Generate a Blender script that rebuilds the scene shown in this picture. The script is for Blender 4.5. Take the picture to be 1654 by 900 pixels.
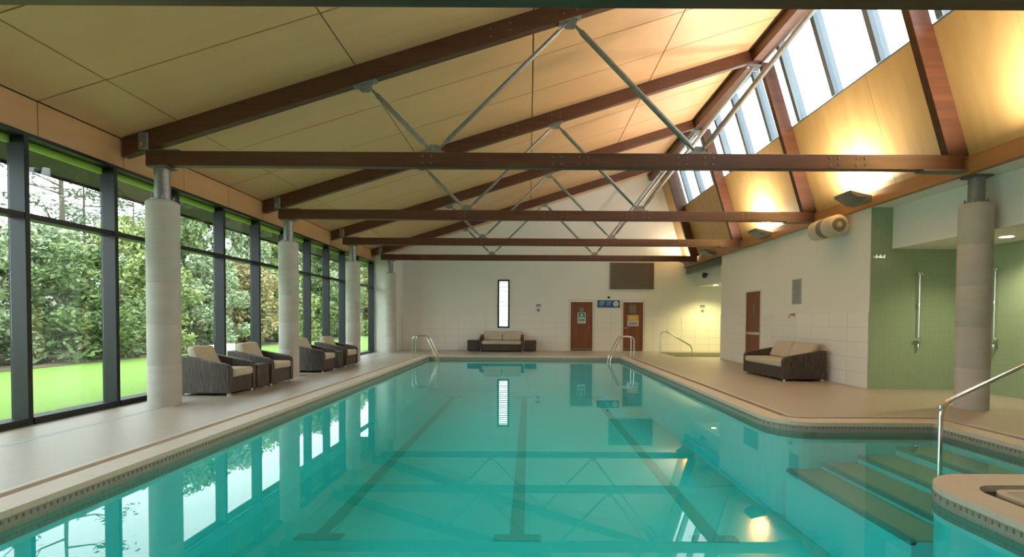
import bpy, bmesh, math, random
from mathutils import Vector, Matrix
from mathutils.geometry import tessellate_polygon
random.seed(7)
SC = bpy.context.scene
COL = SC.collection
for o in list(bpy.data.objects): bpy.data.objects.remove(o)

# ------------------------------------------------------------------ camera
F = 780.0; PITCH = math.radians(1.3); ROLL = 0.0055; EYE = 1.35
PX, PY = 854.0, 516.0 + F * math.tan(PITCH)
fw = Vector((0, math.cos(PITCH), -math.sin(PITCH))); rt = Vector((1, 0, 0)); up = rt.cross(fw)
r2 = rt * math.cos(ROLL) + up * math.sin(ROLL); u2 = -rt * math.sin(ROLL) + up * math.cos(ROLL)
cam = bpy.data.objects.new('camera', bpy.data.cameras.new('camera')); COL.objects.link(cam)
cam.matrix_world = Matrix(((r2.x, u2.x, -fw.x, 0), (r2.y, u2.y, -fw.y, 0), (r2.z, u2.z, -fw.z, EYE), (0, 0, 0, 1)))
cam.data.sensor_width = 36; cam.data.lens = F / 1654 * 36
cam.data.shift_x = (827 - PX) / 1654; cam.data.shift_y = (PY - 450) / 1654
cam.data.clip_start = .05; cam.data.clip_end = 400
SC.camera = cam

# ------------------------------------------------------------------ world (bright overcast sky) and exposure
SKY = 3.0
w = bpy.data.worlds.new('overcast_sky'); SC.world = w; w.use_nodes = True
bg = w.node_tree.nodes['Background']; bg.inputs[0].default_value = (.86, .95, 1.0, 1); bg.inputs[1].default_value = SKY
SC.view_settings.view_transform = 'Standard'; SC.view_settings.look = 'None'
SC.view_settings.gamma = 1; SC.view_settings.use_curve_mapping = False; SC.view_settings.exposure = 0.8

# ------------------------------------------------------------------ materials
def newmat(name):
    m = bpy.data.materials.new(name); m.use_nodes = True
    return m, m.node_tree, m.node_tree.nodes['Principled BSDF']
def mat(name, c, rough=.5, metal=0, c2=None, scale=(3, 3, 3), nscale=1.0, bump=0, bscale=None, spec=.5, detail=4, coat=0):
    m, t, p = newmat(name)
    p.inputs['Roughness'].default_value = rough; p.inputs['Metallic'].default_value = metal
    p.inputs['Specular IOR Level'].default_value = spec; p.inputs['Coat Weight'].default_value = coat
    p.inputs['Base Color'].default_value = (*c, 1)
    if c2 or bump:
        tc = t.nodes.new('ShaderNodeTexCoord'); mp = t.nodes.new('ShaderNodeMapping'); mp.inputs['Scale'].default_value = scale
        n = t.nodes.new('ShaderNodeTexNoise'); n.inputs['Scale'].default_value = nscale; n.inputs['Detail'].default_value = detail
        t.links.new(tc.outputs['Object'], mp.inputs[0]); t.links.new(mp.outputs[0], n.inputs['Vector'])
        if c2:
            r = t.nodes.new('ShaderNodeValToRGB'); r.color_ramp.elements[0].position = .3; r.color_ramp.elements[1].position = .7
            r.color_ramp.elements[0].color = (*c, 1); r.color_ramp.elements[1].color = (*c2, 1)
            t.links.new(n.outputs['Fac'], r.inputs[0]); t.links.new(r.outputs[0], p.inputs['Base Color'])
        if bump:
            b = t.nodes.new('ShaderNodeBump'); b.inputs['Strength'].default_value = bump; b.inputs['Distance'].default_value = .01
            t.links.new(n.outputs['Fac'], b.inputs['Height']); t.links.new(b.outputs[0], p.inputs['Normal'])
    return m
def brickmat(name, c, c2, mortar, bw, rh, ms, rough, axes, offset=.5, bump=.3):
    """small tiles too fine to model one by one"""
    m, t, p = newmat(name)
    tc = t.nodes.new('ShaderNodeTexCoord'); sp = t.nodes.new('ShaderNodeSeparateXYZ'); cb = t.nodes.new('ShaderNodeCombineXYZ')
    t.links.new(tc.outputs['Object'], sp.inputs[0])
    t.links.new(sp.outputs[axes[0]], cb.inputs[0]); t.links.new(sp.outputs[axes[1]], cb.inputs[1])
    b = t.nodes.new('ShaderNodeTexBrick'); b.offset = offset; b.squash = 1
    b.inputs['Scale'].default_value = 1; b.inputs['Brick Width'].default_value = bw; b.inputs['Row Height'].default_value = rh
    b.inputs['Mortar Size'].default_value = ms; b.inputs['Color1'].default_value = (*c, 1); b.inputs['Color2'].default_value = (*c2, 1)
    b.inputs['Mortar'].default_value = (*mortar, 1)
    t.links.new(cb.outputs[0], b.inputs['Vector']); t.links.new(b.outputs['Color'], p.inputs['Base Color'])
    bp = t.nodes.new('ShaderNodeBump'); bp.invert = True; bp.inputs['Strength'].default_value = bump; bp.inputs['Distance'].default_value = .003
    t.links.new(b.outputs['Fac'], bp.inputs['Height']); t.links.new(bp.outputs[0], p.inputs['Normal'])
    p.inputs['Roughness'].default_value = rough
    return m
def glassmat(name, ior, tint, rough=0, bump=0, bs=1.0, refl=1.0):
    m = bpy.data.materials.new(name); m.use_nodes = True; t = m.node_tree; t.nodes.clear()
    o = t.nodes.new('ShaderNodeOutputMaterial'); mx = t.nodes.new('ShaderNodeMixShader'); fr = t.nodes.new('ShaderNodeFresnel')
    tr = t.nodes.new('ShaderNodeBsdfTransparent'); gl = t.nodes.new('ShaderNodeBsdfGlossy')
    ge = t.nodes.new('ShaderNodeNewGeometry'); mr = t.nodes.new('ShaderNodeMapRange')      # same reflectance from either side of the sheet
    mr.inputs['To Min'].default_value = ior; mr.inputs['To Max'].default_value = 1 / ior
    t.links.new(ge.outputs['Backfacing'], mr.inputs['Value']); t.links.new(mr.outputs[0], fr.inputs['IOR'])
    tr.inputs[0].default_value = (*tint, 1); gl.inputs['Roughness'].default_value = rough
    gl.inputs[0].default_value = (refl, refl, refl, 1)
    t.links.new(fr.outputs[0], mx.inputs[0]); t.links.new(tr.outputs[0], mx.inputs[1]); t.links.new(gl.outputs[0], mx.inputs[2]); t.links.new(mx.outputs[0], o.inputs[0])
    if bump:
        tc = t.nodes.new('ShaderNodeTexCoord'); n = t.nodes.new('ShaderNodeTexNoise'); n.inputs['Scale'].default_value = bs; n.inputs['Detail'].default_value = 1
        b = t.nodes.new('ShaderNodeBump'); b.inputs['Strength'].default_value = bump; b.inputs['Distance'].default_value = .01
        t.links.new(tc.outputs['Object'], n.inputs['Vector']); t.links.new(n.outputs['Fac'], b.inputs['Height'])
        t.links.new(b.outputs[0], gl.inputs['Normal'])
    return m
def emit(name, c, s):
    m, t, p = newmat(name); p.inputs['Base Color'].default_value = (*c, 1)
    p.inputs['Emission Color'].default_value = (*c, 1); p.inputs['Emission Strength'].default_value = s
    return m
M = {}
M['ply'] = mat('birch_plywood', (.67, .385, .195), .36, c2=(.70, .41, .215), scale=(.7, 7, .7), nscale=1.1, spec=.45)
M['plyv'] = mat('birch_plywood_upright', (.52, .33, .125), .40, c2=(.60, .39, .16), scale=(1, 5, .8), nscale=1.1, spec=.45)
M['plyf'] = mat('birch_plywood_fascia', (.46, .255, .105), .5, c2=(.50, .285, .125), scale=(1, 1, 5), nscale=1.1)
M['rail'] = mat('orange_timber_rail', (.36, .175, .065), .45, c2=(.42, .21, .085), scale=(3, .5, 8))
M['gap'] = mat('dark_joint', (.055, .035, .018), .9)
M['beam'] = mat('stained_glulam', (.070, .025, .011), .42, c2=(.115, .042, .020), scale=(.6, 6, 9), nscale=1.6)
M['steel'] = mat('galvanised_steel', (.22, .23, .22), .48, .6, c2=(.29, .30, .285), nscale=6)
M['chrome'] = mat('polished_steel', (.78, .77, .72), .16, 1)
M['plate'] = mat('grey_plate', (.14, .15, .15), .5, .3)
M['concrete'] = mat('fair_faced_concrete', (.47, .445, .40), .85, c2=(.52, .495, .445), scale=(1.5, 1.5, 6), nscale=1.3, bump=.08)
M['white'] = mat('white_plaster', (.81, .80, .74), .7)
M['tile'] = mat('white_wall_tile', (.86, .845, .775), .22)
M['grout'] = mat('tile_grout', (.68, .66, .59), .9)
M['frame'] = mat('dark_aluminium', (.018, .021, .023), .38, .15, spec=.35)
M['frameg'] = mat('blue_grey_aluminium', (.17, .21, .235), .4, .3)
M['lime'] = mat('lime_green_strip', (.30, .52, .07), .45)
M['glass'] = glassmat('window_glass', 1.42, (.95, .98, .96))
M['cglass'] = glassmat('clerestory_glass', 1.42, (.97, .98, .98))
M['deck'] = brickmat('deck_mosaic', (.445, .395, .325), (.465, .415, .345), (.41, .365, .30), .10, .05, .004, .36, ('X', 'Y'), bump=.15)
M['coping'] = brickmat('coping_tile', (.60, .52, .415), (.62, .54, .43), (.54, .465, .365), .24, .24, .004, .45, ('X', 'Y'), 0)
M['slot'] = mat('overflow_slot', (.19, .17, .135), .7)
M['drain'] = mat('grey_strip', (.36, .38, .38), .5)  # even grey for the narrow band across the deck
M['groove'] = mat('drain_groove', (.03, .02, .015), .8)
M['poolface'] = brickmat('pool_edge_tile', (.30, .29, .235), (.33, .32, .26), (.25, .24, .195), .12, .06, .004, .4, ('Y', 'Z'))
M['pool'] = mat('pool_tile', (.085, .82, .86), .5, c2=(.095, .85, .89), nscale=.4)
M['lane'] = mat('lane_tile', (.06, .58, .57), .5)
M['step'] = mat('step_tile', (.42, .38, .30), .5)
M['stepe'] = mat('step_nosing', (.05, .30, .29), .5)
M['water'] = glassmat('pool_water', 1.33, (.50, .92, .92), .0, .018, 1.3)
M['tubwater'] = glassmat('plunge_water', 1.33, (.45, .8, .45))
M['green'] = brickmat('green_mosaic', (.31, .405, .25), (.325, .42, .265), (.36, .43, .29), .10, .10, .004, .28, ('X', 'Z'), 0)
M['greens'] = brickmat('green_mosaic_side', (.32, .415, .26), (.335, .43, .275), (.37, .44, .30), .10, .10, .004, .28, ('Y', 'Z'), 0)
M['door'] = mat('brown_door_veneer', (.17, .055, .025), .42, c2=(.24, .085, .04), scale=(9, 9, .6), nscale=1.5)
M['doorframe'] = mat('cream_frame', (.72, .68, .58), .5)
M['wicker'] = mat('brown_wicker', (.022, .014, .010), .5, c2=(.115, .088, .074), scale=(40, 40, 3), nscale=1.5, bump=.6)
M['cushion'] = mat('beige_cushion', (.50, .44, .33), .9, c2=(.56, .50, .385), nscale=6, bump=.1)
M['foot'] = mat('pale_foot', (.7, .7, .68), .5)
M['louvre'] = mat('bronze_louvre', (.25, .205, .15), .5)
M['black'] = mat('black_plastic', (.02, .02, .02), .4)
M['beige'] = mat('beige_speaker', (.62, .54, .42), .5)
M['band'] = mat('speaker_mesh', (.22, .19, .15), .7)
M['fitting'] = mat('grey_luminaire', (.20, .22, .23), .4, .4)
M['blue'] = mat('blue_sign', (.01, .10, .27), .4)
M['sgreen'] = mat('green_sign', (.02, .26, .15), .4)
M['syel'] = mat('yellow_notice', (.72, .42, .04), .5)
M['paper'] = mat('white_notice', (.75, .76, .74), .5)
M['slat'] = mat('blind_slat', (.30, .31, .31), .6)
M['greysheet'] = mat('grey_notice', (.42, .43, .43), .5)
M['ink'] = mat('grey_print', (.22, .23, .24), .6)
M['lblue'] = mat('pale_blue_print', (.30, .52, .66), .6)
M['purple'] = mat('lilac_print', (.30, .28, .42), .6)
M['brass'] = mat('brass', (.45, .28, .06), .3, .7)
M['lamp'] = emit('warm_lamp', (1, .86, .5), 22)
M['hot'] = emit('uplight_lamp', (1, .84, .58), 40)
M['grass'] = mat('lawn_grass', (.16, .29, .04), .9, c2=(.215, .355, .055), nscale=6, detail=8, bump=.4)
M['paving'] = mat('white_paving', (.62, .60, .56), .8, c2=(.7, .68, .64), nscale=3)
M['soffit'] = mat('eaves_boarding', (.036, .019, .022), .7)
M['soil'] = mat('bed_soil', (.13, .10, .065), .95, c2=(.20, .155, .10), nscale=4)
M['bark'] = mat('bark', (.10, .075, .055), .9)
LEAF = [mat('leaf_olive', (.20, .27, .085), .6, c2=(.40, .45, .17), nscale=.9),
        mat('leaf_grey_green', (.22, .29, .16), .6, c2=(.44, .50, .31), nscale=.9),
        mat('leaf_dark', (.10, .16, .06), .6, c2=(.25, .33, .12), nscale=.9),
        mat('leaf_russet', (.26, .21, .09), .6, c2=(.46, .39, .18), nscale=.9),
        mat('needle_dark', (.09, .13, .08), .7, c2=(.18, .22, .13), nscale=.9)]

# ------------------------------------------------------------------ geometry helpers
def link(name, me, parent=None):
    o = bpy.data.objects.new(name, me); COL.objects.link(o)
    if parent: o.parent = parent
    return o
def tag(o, label=None, cat=None, group=None, kind=None):
    if label: o['label'] = label
    if cat: o['category'] = cat
    if group: o['group'] = group
    if kind: o['kind'] = kind
    return o
def empty(name, loc=(0, 0, 0), rz=0):
    o = link(name, None); o.location = loc; o.rotation_euler = (0, 0, rz); o.empty_display_size = .2
    return o
class MB:
    def __init__(s): s.bm = bmesh.new()
    def hexa(s, c, bevel=0, seg=2):
        """8 corners: bottom ring then top ring"""
        b = bmesh.new(); v = [b.verts.new(p) for p in c]
        for q in ((3, 2, 1, 0), (4, 5, 6, 7), (0, 1, 5, 4), (1, 2, 6, 5), (2, 3, 7, 6), (3, 0, 4, 7)): b.faces.new([v[i] for i in q])
        bmesh.ops.recalc_face_normals(b, faces=b.faces)
        if bevel: bmesh.ops.bevel(b, geom=list(b.edges), offset=bevel, segments=seg, affect='EDGES', profile=.5)
        s._add(b); return s
    def _add(s, b):
        me = bpy.data.meshes.new('tmp'); b.to_mesh(me); b.free(); s.bm.from_mesh(me); bpy.data.meshes.remove(me)
    def box(s, x0, x1, y0, y1, z0, z1, bevel=0, seg=2):
        return s.hexa([(x0, y0, z0), (x1, y0, z0), (x1, y1, z0), (x0, y1, z0), (x0, y0, z1), (x1, y0, z1), (x1, y1, z1), (x0, y1, z1)], bevel, seg)
    def prism(s, poly, f, a, b_, bevel=0, seg=2):
        """extrude 2-D polygon; f(u,v,w)->xyz from w=a to w=b_"""
        b = bmesh.new(); n = len(poly)
        A = [b.verts.new(f(u, v, a)) for u, v in poly]; B = [b.verts.new(f(u, v, b_)) for u, v in poly]
        b.faces.new(A); b.faces.new(B[::-1])
        for i in range(n): b.faces.new((A[i], B[i], B[(i + 1) % n], A[(i + 1) % n]))
        bmesh.ops.recalc_face_normals(b, faces=b.faces)
        if bevel: bmesh.ops.bevel(b, geom=list(b.edges), offset=bevel, segments=seg, affect='EDGES', profile=.5)
        s._add(b); return s
    def slab(s, outer, holes, f, a, b_):
        """holed polygon extruded"""
        loops = [outer] + list(holes); pts = [p for l in loops for p in l]
        tris = tessellate_polygon([[Vector((x, y, 0)) for x, y in l] for l in loops])
        b = bmesh.new(); A = [b.verts.new(f(u, v, a)) for u, v in pts]; B = [b.verts.new(f(u, v, b_)) for u, v in pts]
        for t in tris:
            try: b.faces.new([A[i] for i in t]); b.faces.new([B[i] for i in reversed(t)])
            except ValueError: pass
        k = 0
        for l in loops:
            n = len(l)
            for i in range(n): b.faces.new((A[k + i], B[k + i], B[k + (i + 1) % n], A[k + (i + 1) % n]))
            k += n
        bmesh.ops.recalc_face_normals(b, faces=b.faces); s._add(b); return s
    def sheet(s, outer, holes, z):
        loops = [outer] + list(holes); pts = [p for l in loops for p in l]
        tris = tessellate_polygon([[Vector((x, y, 0)) for x, y in l] for l in loops])
        V = [s.bm.verts.new((u, v, z)) for u, v in pts]
        for t in tris: s.bm.faces.new([V[i] for i in t])
        bmesh.ops.recalc_face_normals(s.bm, faces=s.bm.faces)
        for fc in s.bm.faces:
            if fc.normal.z < 0: fc.normal_flip()
        return s
    def tube(s, path, r, n=10, cap=True):
        path = [Vector(p) for p in path]; rings = []; rr = r if isinstance(r, (list, tuple)) else [r] * len(path)
        t0 = (path[1] - path[0]).normalized(); ref = Vector((0, 0, 1)) if abs(t0.z) < .9 else Vector((1, 0, 0))
        nrm = t0.cross(ref).normalized()
        for i, p in enumerate(path):
            t = (path[min(i + 1, len(path) - 1)] - path[max(i - 1, 0)]).normalized()
            nrm = (nrm - t * nrm.dot(t)).normalized(); bn = t.cross(nrm)
            rings.append([s.bm.verts.new(p + (nrm * math.cos(a) + bn * math.sin(a)) * rr[i]) for a in [2 * math.pi * k / n for k in range(n)]])
        for i in range(len(rings) - 1):
            for k in range(n): s.bm.faces.new((rings[i][k], rings[i][(k + 1) % n], rings[i + 1][(k + 1) % n], rings[i + 1][k]))
        if cap: s.bm.faces.new(rings[0][::-1]); s.bm.faces.new(rings[-1])
        return s
    def lathe(s, prof, c, axis='z', n=24):
        cx, cy, cz = c; rings = []
        for r, h in prof:
            ring = []
            for k in range(n):
                a = 2 * math.pi * k / n; u, v = r * math.cos(a), r * math.sin(a)
                ring.append(s.bm.verts.new((cx + u, cy + v, cz + h) if axis == 'z' else (cx + u, cy + h, cz + v) if axis == 'y' else (cx + h, cy + u, cz + v)))
            rings.append(ring)
        for i in range(len(rings) - 1):
            for k in range(n): s.bm.faces.new((rings[i][k], rings[i][(k + 1) % n], rings[i + 1][(k + 1) % n], rings[i + 1][k]))
        s.bm.faces.new(rings[0][::-1]); s.bm.faces.new(rings[-1]); return s
    def mesh(s, name, m, smooth=False):
        if not smooth == 'keep': bmesh.ops.recalc_face_normals(s.bm, faces=s.bm.faces)
        me = bpy.data.meshes.new(name); s.bm.to_mesh(me); s.bm.free(); me.materials.append(m)
        if smooth is True:
            for p in me.polygons: p.use_smooth = True
            me.set_sharp_from_angle(angle=math.radians(40))
        return me
    def build(s, name, m, parent=None, smooth=False): return link(name, s.mesh(name, m, smooth), parent)
def struct(o, label=None):
    tag(o, label=label, kind='structure'); return o
XY = lambda u, v, w_: (u, v, w_)
XZ = lambda u, v, w_: (u, w_, v)
YZ = lambda u, v, w_: (w_, u, v)
def rect(a, b, c, d): return [(a, c), (b, c), (b, d), (a, d)]
def bez(p0, p1, p2, n=8):
    p0, p1, p2 = Vector(p0), Vector(p1), Vector(p2)
    return [p0 * (1 - t) ** 2 + p1 * 2 * t * (1 - t) + p2 * t * t for t in [i / n for i in range(n + 1)]]
def fillet(pts, r, n=6):
    """polyline with rounded corners"""
    pts = [Vector(p) for p in pts]; out = [pts[0]]
    for i in range(1, len(pts) - 1):
        a = (pts[i - 1] - pts[i]); b = (pts[i + 1] - pts[i]); d = min(r, a.length * .49, b.length * .49)
        out += bez(pts[i] + a.normalized() * d, pts[i], pts[i] + b.normalized() * d, n)
    out.append(pts[-1]); return out

# ------------------------------------------------------------------ key dimensions (metres; deck at z = 0, camera at x = y = 0)
YN, YB = -4.2, 20.8                 # near end of the modelled hall, far wall
BAY = 3.87; TY = [3.56 + BAY * k for k in range(5)]      # roof trusses
XG = -6.2                           # inner face of the window wall
XR, WR0, WR1 = 6.76, 9.60, 17.0     # right wall plane, its near and far end
ZC = lambda x: 4.06 + .312 * (x + 6.2)                   # ceiling
XF = lambda z: 6.66 - .309 * (z - 3.86)                  # raking face under the roof light
XA, ZA = 5.473, 7.70                # ridge
ZSILL = 5.80
WZ = -.13                           # water
TILE_TOP = 1.53

# ------------------------------------------------------------------ pool outline
def outline(d=0.0):
    """pool edge pushed outwards by d (rounded deck corners keep their centres)"""
    xl, xr, yn, yf = -3.62, 3.30, 1.2, 17.55; ya, yb, xs = 4.24, 6.36, 5.36; r = .52
    p = [(xl - d, yn - d), (xr + d, yn - d)]
    c = (xr + r, ya - r); rr = r - d
    p += [(c[0] + rr * math.cos(a), c[1] + rr * math.sin(a)) for a in [math.pi - math.pi / 2 * k / 10 for k in range(11)]]
    p += [(xs + d, ya - d), (xs + d, yb + d)]
    c = (xr + r, yb + r)
    p += [(c[0] + rr * math.cos(a), c[1] + rr * math.sin(a)) for a in [-math.pi / 2 - math.pi / 2 * k / 10 for k in range(11)]]
    p += [(xr + d, yf + d), (xl - d, yf + d)]
    return p
TUB = rect(5.45, 8.9, 17.75, 20.2)
fl = MB().slab(rect(-6.46, 9.4, YN, YB), [outline(.45), TUB], XY, -.12, 0).build('floor', M['deck'])
struct(fl, 'beige mosaic tiled pool deck')
lip = MB().slab(outline(.45), [outline(.39)], XY, -.12, .004).build('trim_1', M['coping']); struct(lip, 'pale outer lip of the pool edge drain')
gr = MB().slab(outline(.39), [outline(.29)], XY, -.12, -.05).build('trim_2', M['groove']); struct(gr, 'dark drain groove around the pool')
cp = MB().slab(outline(.29), [outline(0)], XY, -.05, .004).build('trim_3', M['coping']); struct(cp, 'beige bullnose coping along the pool edge')
pw = MB().slab(outline(.29), [outline(.012)], XY, -1.3, -.05).build('pool_basin', M['pool']); struct(pw, 'turquoise tiled pool walls')
MB().slab(outline(.0125), [outline(-.004)], XY, -.22, -.045).build('edge_tiles', M['poolface'], pw)
MB().sheet(outline(.02), [], -1.28).build('pool_floor', M['pool'], pw)
for x in (-2.5, -.13, 2.24):
    MB().box(x - .09, x + .09, 5.75, 16.2, -1.28, -1.272).build('lane_line', M['lane'], pw)
    for y in (5.66, 16.2): MB().box(x - .28, x + .28, y, y + .17, -1.28, -1.271).build('lane_cross_bar', M['lane'], pw)
for i, (x, z) in enumerate(((4.86, -.30), (4.36, -.42), (3.88, -.52), (3.42, -.60))):
    xe = 5.345 if i == 0 else (4.86, 4.36, 3.88)[i - 1]
    st = MB().box(x, xe, 4.26, 6.34, -1.28, z - .021).build('step', M['pool'], pw)
    MB().box(x + .046, xe, 4.26, 6.34, z - .02, z).build('tread', M['step'], st)
    MB().box(x - .006, x + .045, 4.26, 6.34, z - .045, z + .003).build('nosing', M['stepe'], st)
wt = MB().sheet(outline(-.006), [], WZ).build('pool_water', M['water'], None, 'keep'); tag(wt, 'still turquoise pool water', 'water', kind='stuff')
# overflow slots under the coping
tb = MB(); ol = outline(-.004)
for (ax, ay), (bx_, by_) in zip(ol, ol[1:] + ol[:1]):
    d_ = Vector((bx_ - ax, by_ - ay, 0)); L_ = d_.length; d_.normalize(); n_ = Vector((-d_.y, d_.x, 0)); c_ = max(1, int(L_ / .05))
    for k in range(c_):
        p_ = Vector((ax, ay, 0)) + d_ * (L_ * (k + .5) / c_)
        q = [p_ - d_ * .006 - n_ * .0, p_ + d_ * .006 - n_ * .0, p_ + d_ * .006 + n_ * .004, p_ - d_ * .006 + n_ * .004]
        tb.hexa([(v.x, v.y, -.085) for v in q] + [(v.x, v.y, -.055) for v in q])
tag(tb.build('overflow_slots', M['slot'], pw), kind='stuff')
ds = MB().box(-5.53, -5.43, YN, 19.4, -.05, .0015).build('trim_5', M['drain']); struct(ds, 'grey strip in the deck along the column line')  # plain grey strip laid in the deck, following the columns
# plunge pool in the far alcove
pb = MB().slab([(5.4, 17.7), (8.95, 17.7), (8.95, 20.25), (5.4, 20.25)], [TUB], XY, -.8, -.121).build('plunge_pool_basin', M['step']); struct(pb, 'tiled plunge pool basin in the far alcove')
MB().box(5.46, 8.89, 17.76, 20.19, -.8, -.78).build('basin_floor', M['step'], pb)
tw = MB().sheet(rect(5.455, 8.895, 17.755, 20.195), [], -.10).build('plunge_pool_water', M['tubwater'], None, 'keep'); tag(tw, 'greenish plunge pool water in the lit alcove', 'water', kind='stuff')

# ------------------------------------------------------------------ far wall with openings, doors, window
def tiles(parent, mesh, spots):
    for p in spots:
        o = link('wall_tile', mesh, parent); o.location = p
D1 = (1.80, 2.755); D2 = (4.06, 4.92); DH = 2.13; FW = .09
W1 = (-1.345, -.83, .975, 3.05)
gable = [(-6.46, -.2), (9.4, -.2), (9.4, 3.62), (6.75, 3.62), (XF(3.86) + .03, 3.86), (XA + .05, ZA + .1), (-6.46, ZC(-6.46) + .03)]
wf = MB().slab(gable, [rect(D1[0] - FW, D1[1] + FW, -.02, DH + FW), rect(D2[0] - FW, D2[1] + FW, -.02, DH + FW), rect(*W1)], XZ, YB, YB + .25).build('wall_far', M['white'])
struct(wf, 'white far wall with a tiled lower band')
RH, TW = TILE_TOP / 5, .60
def row_spots(a0, a1, blocks):
    out = []
    n = int((a1 - a0) / TW)
    for i in range(n):
        c = a0 + TW * (i + .5)
        for k in range(5):
            z = RH * (k + .5)
            if all(not (c + TW / 2 > b[0] and c - TW / 2 < b[1] and z + RH / 2 > b[2] and z - RH / 2 < b[3]) for b in blocks): out.append((c, z))
    return out
tm = MB().box(-TW / 2 + .004, TW / 2 - .004, -.012, 0, -RH / 2 + .004, RH / 2 - .004, .002, 1).mesh('wall_tile', M['tile'])
MB().slab(rect(-5.43, 9.39, 0, TILE_TOP), [rect(D1[0] - FW, D1[1] + FW, -.01, TILE_TOP - .002), rect(D2[0] - FW, D2[1] + FW, -.01, TILE_TOP - .002), rect(W1[0], W1[1], W1[2], TILE_TOP - .002)], XZ, YB - .006, YB - .0005).build('grout_bed', M['grout'], wf)
blk = [(D1[0] - FW, D1[1] + FW, 0, DH), (D2[0] - FW, D2[1] + FW, 0, DH), (W1[0], W1[1], W1[2], W1[3])]
tiles(wf, tm, [(x, YB - .004, z) for x, z in row_spots(-5.43, 9.38, blk)])
def cut_tile(x0, x1, z0, z1): MB().box(x0 + .004, x1 - .004, YB - .016, YB - .004, z0 + .004, z1 - .004).build('wall_tile', M['tile'], wf)
# cut tiles beside the openings
def cut_cols():
    n = int((9.38 + 5.43) / TW)
    for i in range(n):
        a, b = -5.43 + TW * i, -5.43 + TW * (i + 1)
        for k in range(5):
            z0, z1 = RH * k, RH * (k + 1); hit = [q for q in blk if b > q[0] and a < q[1] and z1 > q[2] and z0 < q[3]]
            if not hit: continue
            cuts = [(a, b)]
            for q in hit:
                if q[2] > z0: cut_tile(max(a, q[0]), min(b, q[1]), z0, min(q[2], z1)) if q[2] - z0 > .03 else None
                cuts = [c for (s, e) in cuts for c in ((s, min(e, q[0])), (max(s, q[1]), e)) if c[1] - c[0] > .03]
            for s, e in cuts: cut_tile(s, e, z0, z1)
cut_cols()
def door_y(name, x0, x1):
    d = empty(name, ((x0 + x1) / 2, YB, 0)); cx = (x0 + x1) / 2
    f = MB().slab([(x0 - FW - cx, 0), (x1 + FW - cx, 0), (x1 + FW - cx, DH + FW), (x0 - FW - cx, DH + FW)], [[(x0 - cx, .004), (x1 - cx, .004), (x1 - cx, DH), (x0 - cx, DH)]], XZ, -.03, .12)
    f.build('door_frame', M['doorframe'], d)
    MB().box(x0 + .006 - cx, x1 - .006 - cx, .02, .065, .07, DH - .005, .003, 1).build('door_leaf', M['door'], d)
    MB().box(x0 + .006 - cx, x1 - .006 - cx, .03, .06, .006, .066).build('threshold_gap', M['gap'], d)
    return d
d1 = struct(door_y('door_1', *D1), 'brown wooden door with a green notice in the far wall')
d2 = struct(door_y('door_2', *D2), 'brown wooden door with a yellow notice in the far wall')
c1 = sum(D1) / 2; c2 = sum(D2) / 2
MB().tube([(-.36, .0, 1.0), (-.36, -.03, 1.0), (-.27, -.03, 1.0)], .010, 8).build('door_handle', M['chrome'], d2)
MB().tube([(.36, .02, 1.0), (.36, -.03, 1.0), (.27, -.03, 1.0)], .010, 8).build('door_handle', M['chrome'], d1)
def boards(root, items):
    """flat printed sheets standing slightly proud of one another; y grows away from the viewer"""
    for nm, m, x0, x1, z0, z1, y in items: MB().box(x0, x1, y, y + .004, z0, z1).build(nm, M[m], root)
nt = empty('door_notice', (c1, YB + .019, 1.43))
tag(nt, 'green and white notice on the left brown door', 'notice')
boards(nt, [('backing', 'paper', -.17, .17, -.24, .23, -.006), ('green_field', 'sgreen', -.14, .14, -.02, .215, -.010), ('text_panel', 'sgreen', -.14, .14, -.13, -.06, -.010)])
MB().lathe([(.045, -.013), (.045, -.009)], (0, 0, .13), 'y', 16).build('white_symbol', M['paper'], nt)
for z in (-.17, -.205): MB().box(-.13, .13, -.010, -.006, z, z + .016).build('text_line', M['ink'], nt)
for z in (.05, .09): MB().box(-.09, .09, -.013, -.009, z - .05, z - .03).build('text_line', M['paper'], nt)
vp = MB().box(-.09, .09, -.004, 0, 0, .17).build('vision_label', M['louvre']); vp.location = (c1, YB + .019, 1.69); tag(vp, 'small faded label above the green door notice', 'label')
nt = empty('door_notice', (c2, YB + .019, 1.32)); tag(nt, 'yellow and white notice on the right brown door', 'notice')
boards(nt, [('backing', 'paper', -.24, .24, -.24, .24, -.006), ('yellow_field', 'syel', -.235, .235, -.01, .235, -.010), ('print_block', 'purple', -.19, .19, -.20, -.05, -.010)])
for z in (.06, .13): MB().box(-.16, .16, -.013, -.009, z, z + .022).build('text_line', M['paper'], nt)
for z in (-.09, -.15): MB().box(-.18, .18, -.013, -.009, z, z + .012).build('text_line', M['paper'], nt)
vg = empty('door_vision_panel', (c2 - .02, YB + .019, 1.62)); tag(vg, 'small clouded vision panel above the yellow notice', 'vision panel')
MB().slab(rect(-.15, .15, 0, .38), [rect(-.125, .125, .025, .355)], XZ, -.012, 0).build('panel_frame', M['louvre'], vg); MB().box(-.124, .124, -.006, 0, .026, .354).build('clouded_pane', M['band'], vg)
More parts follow.
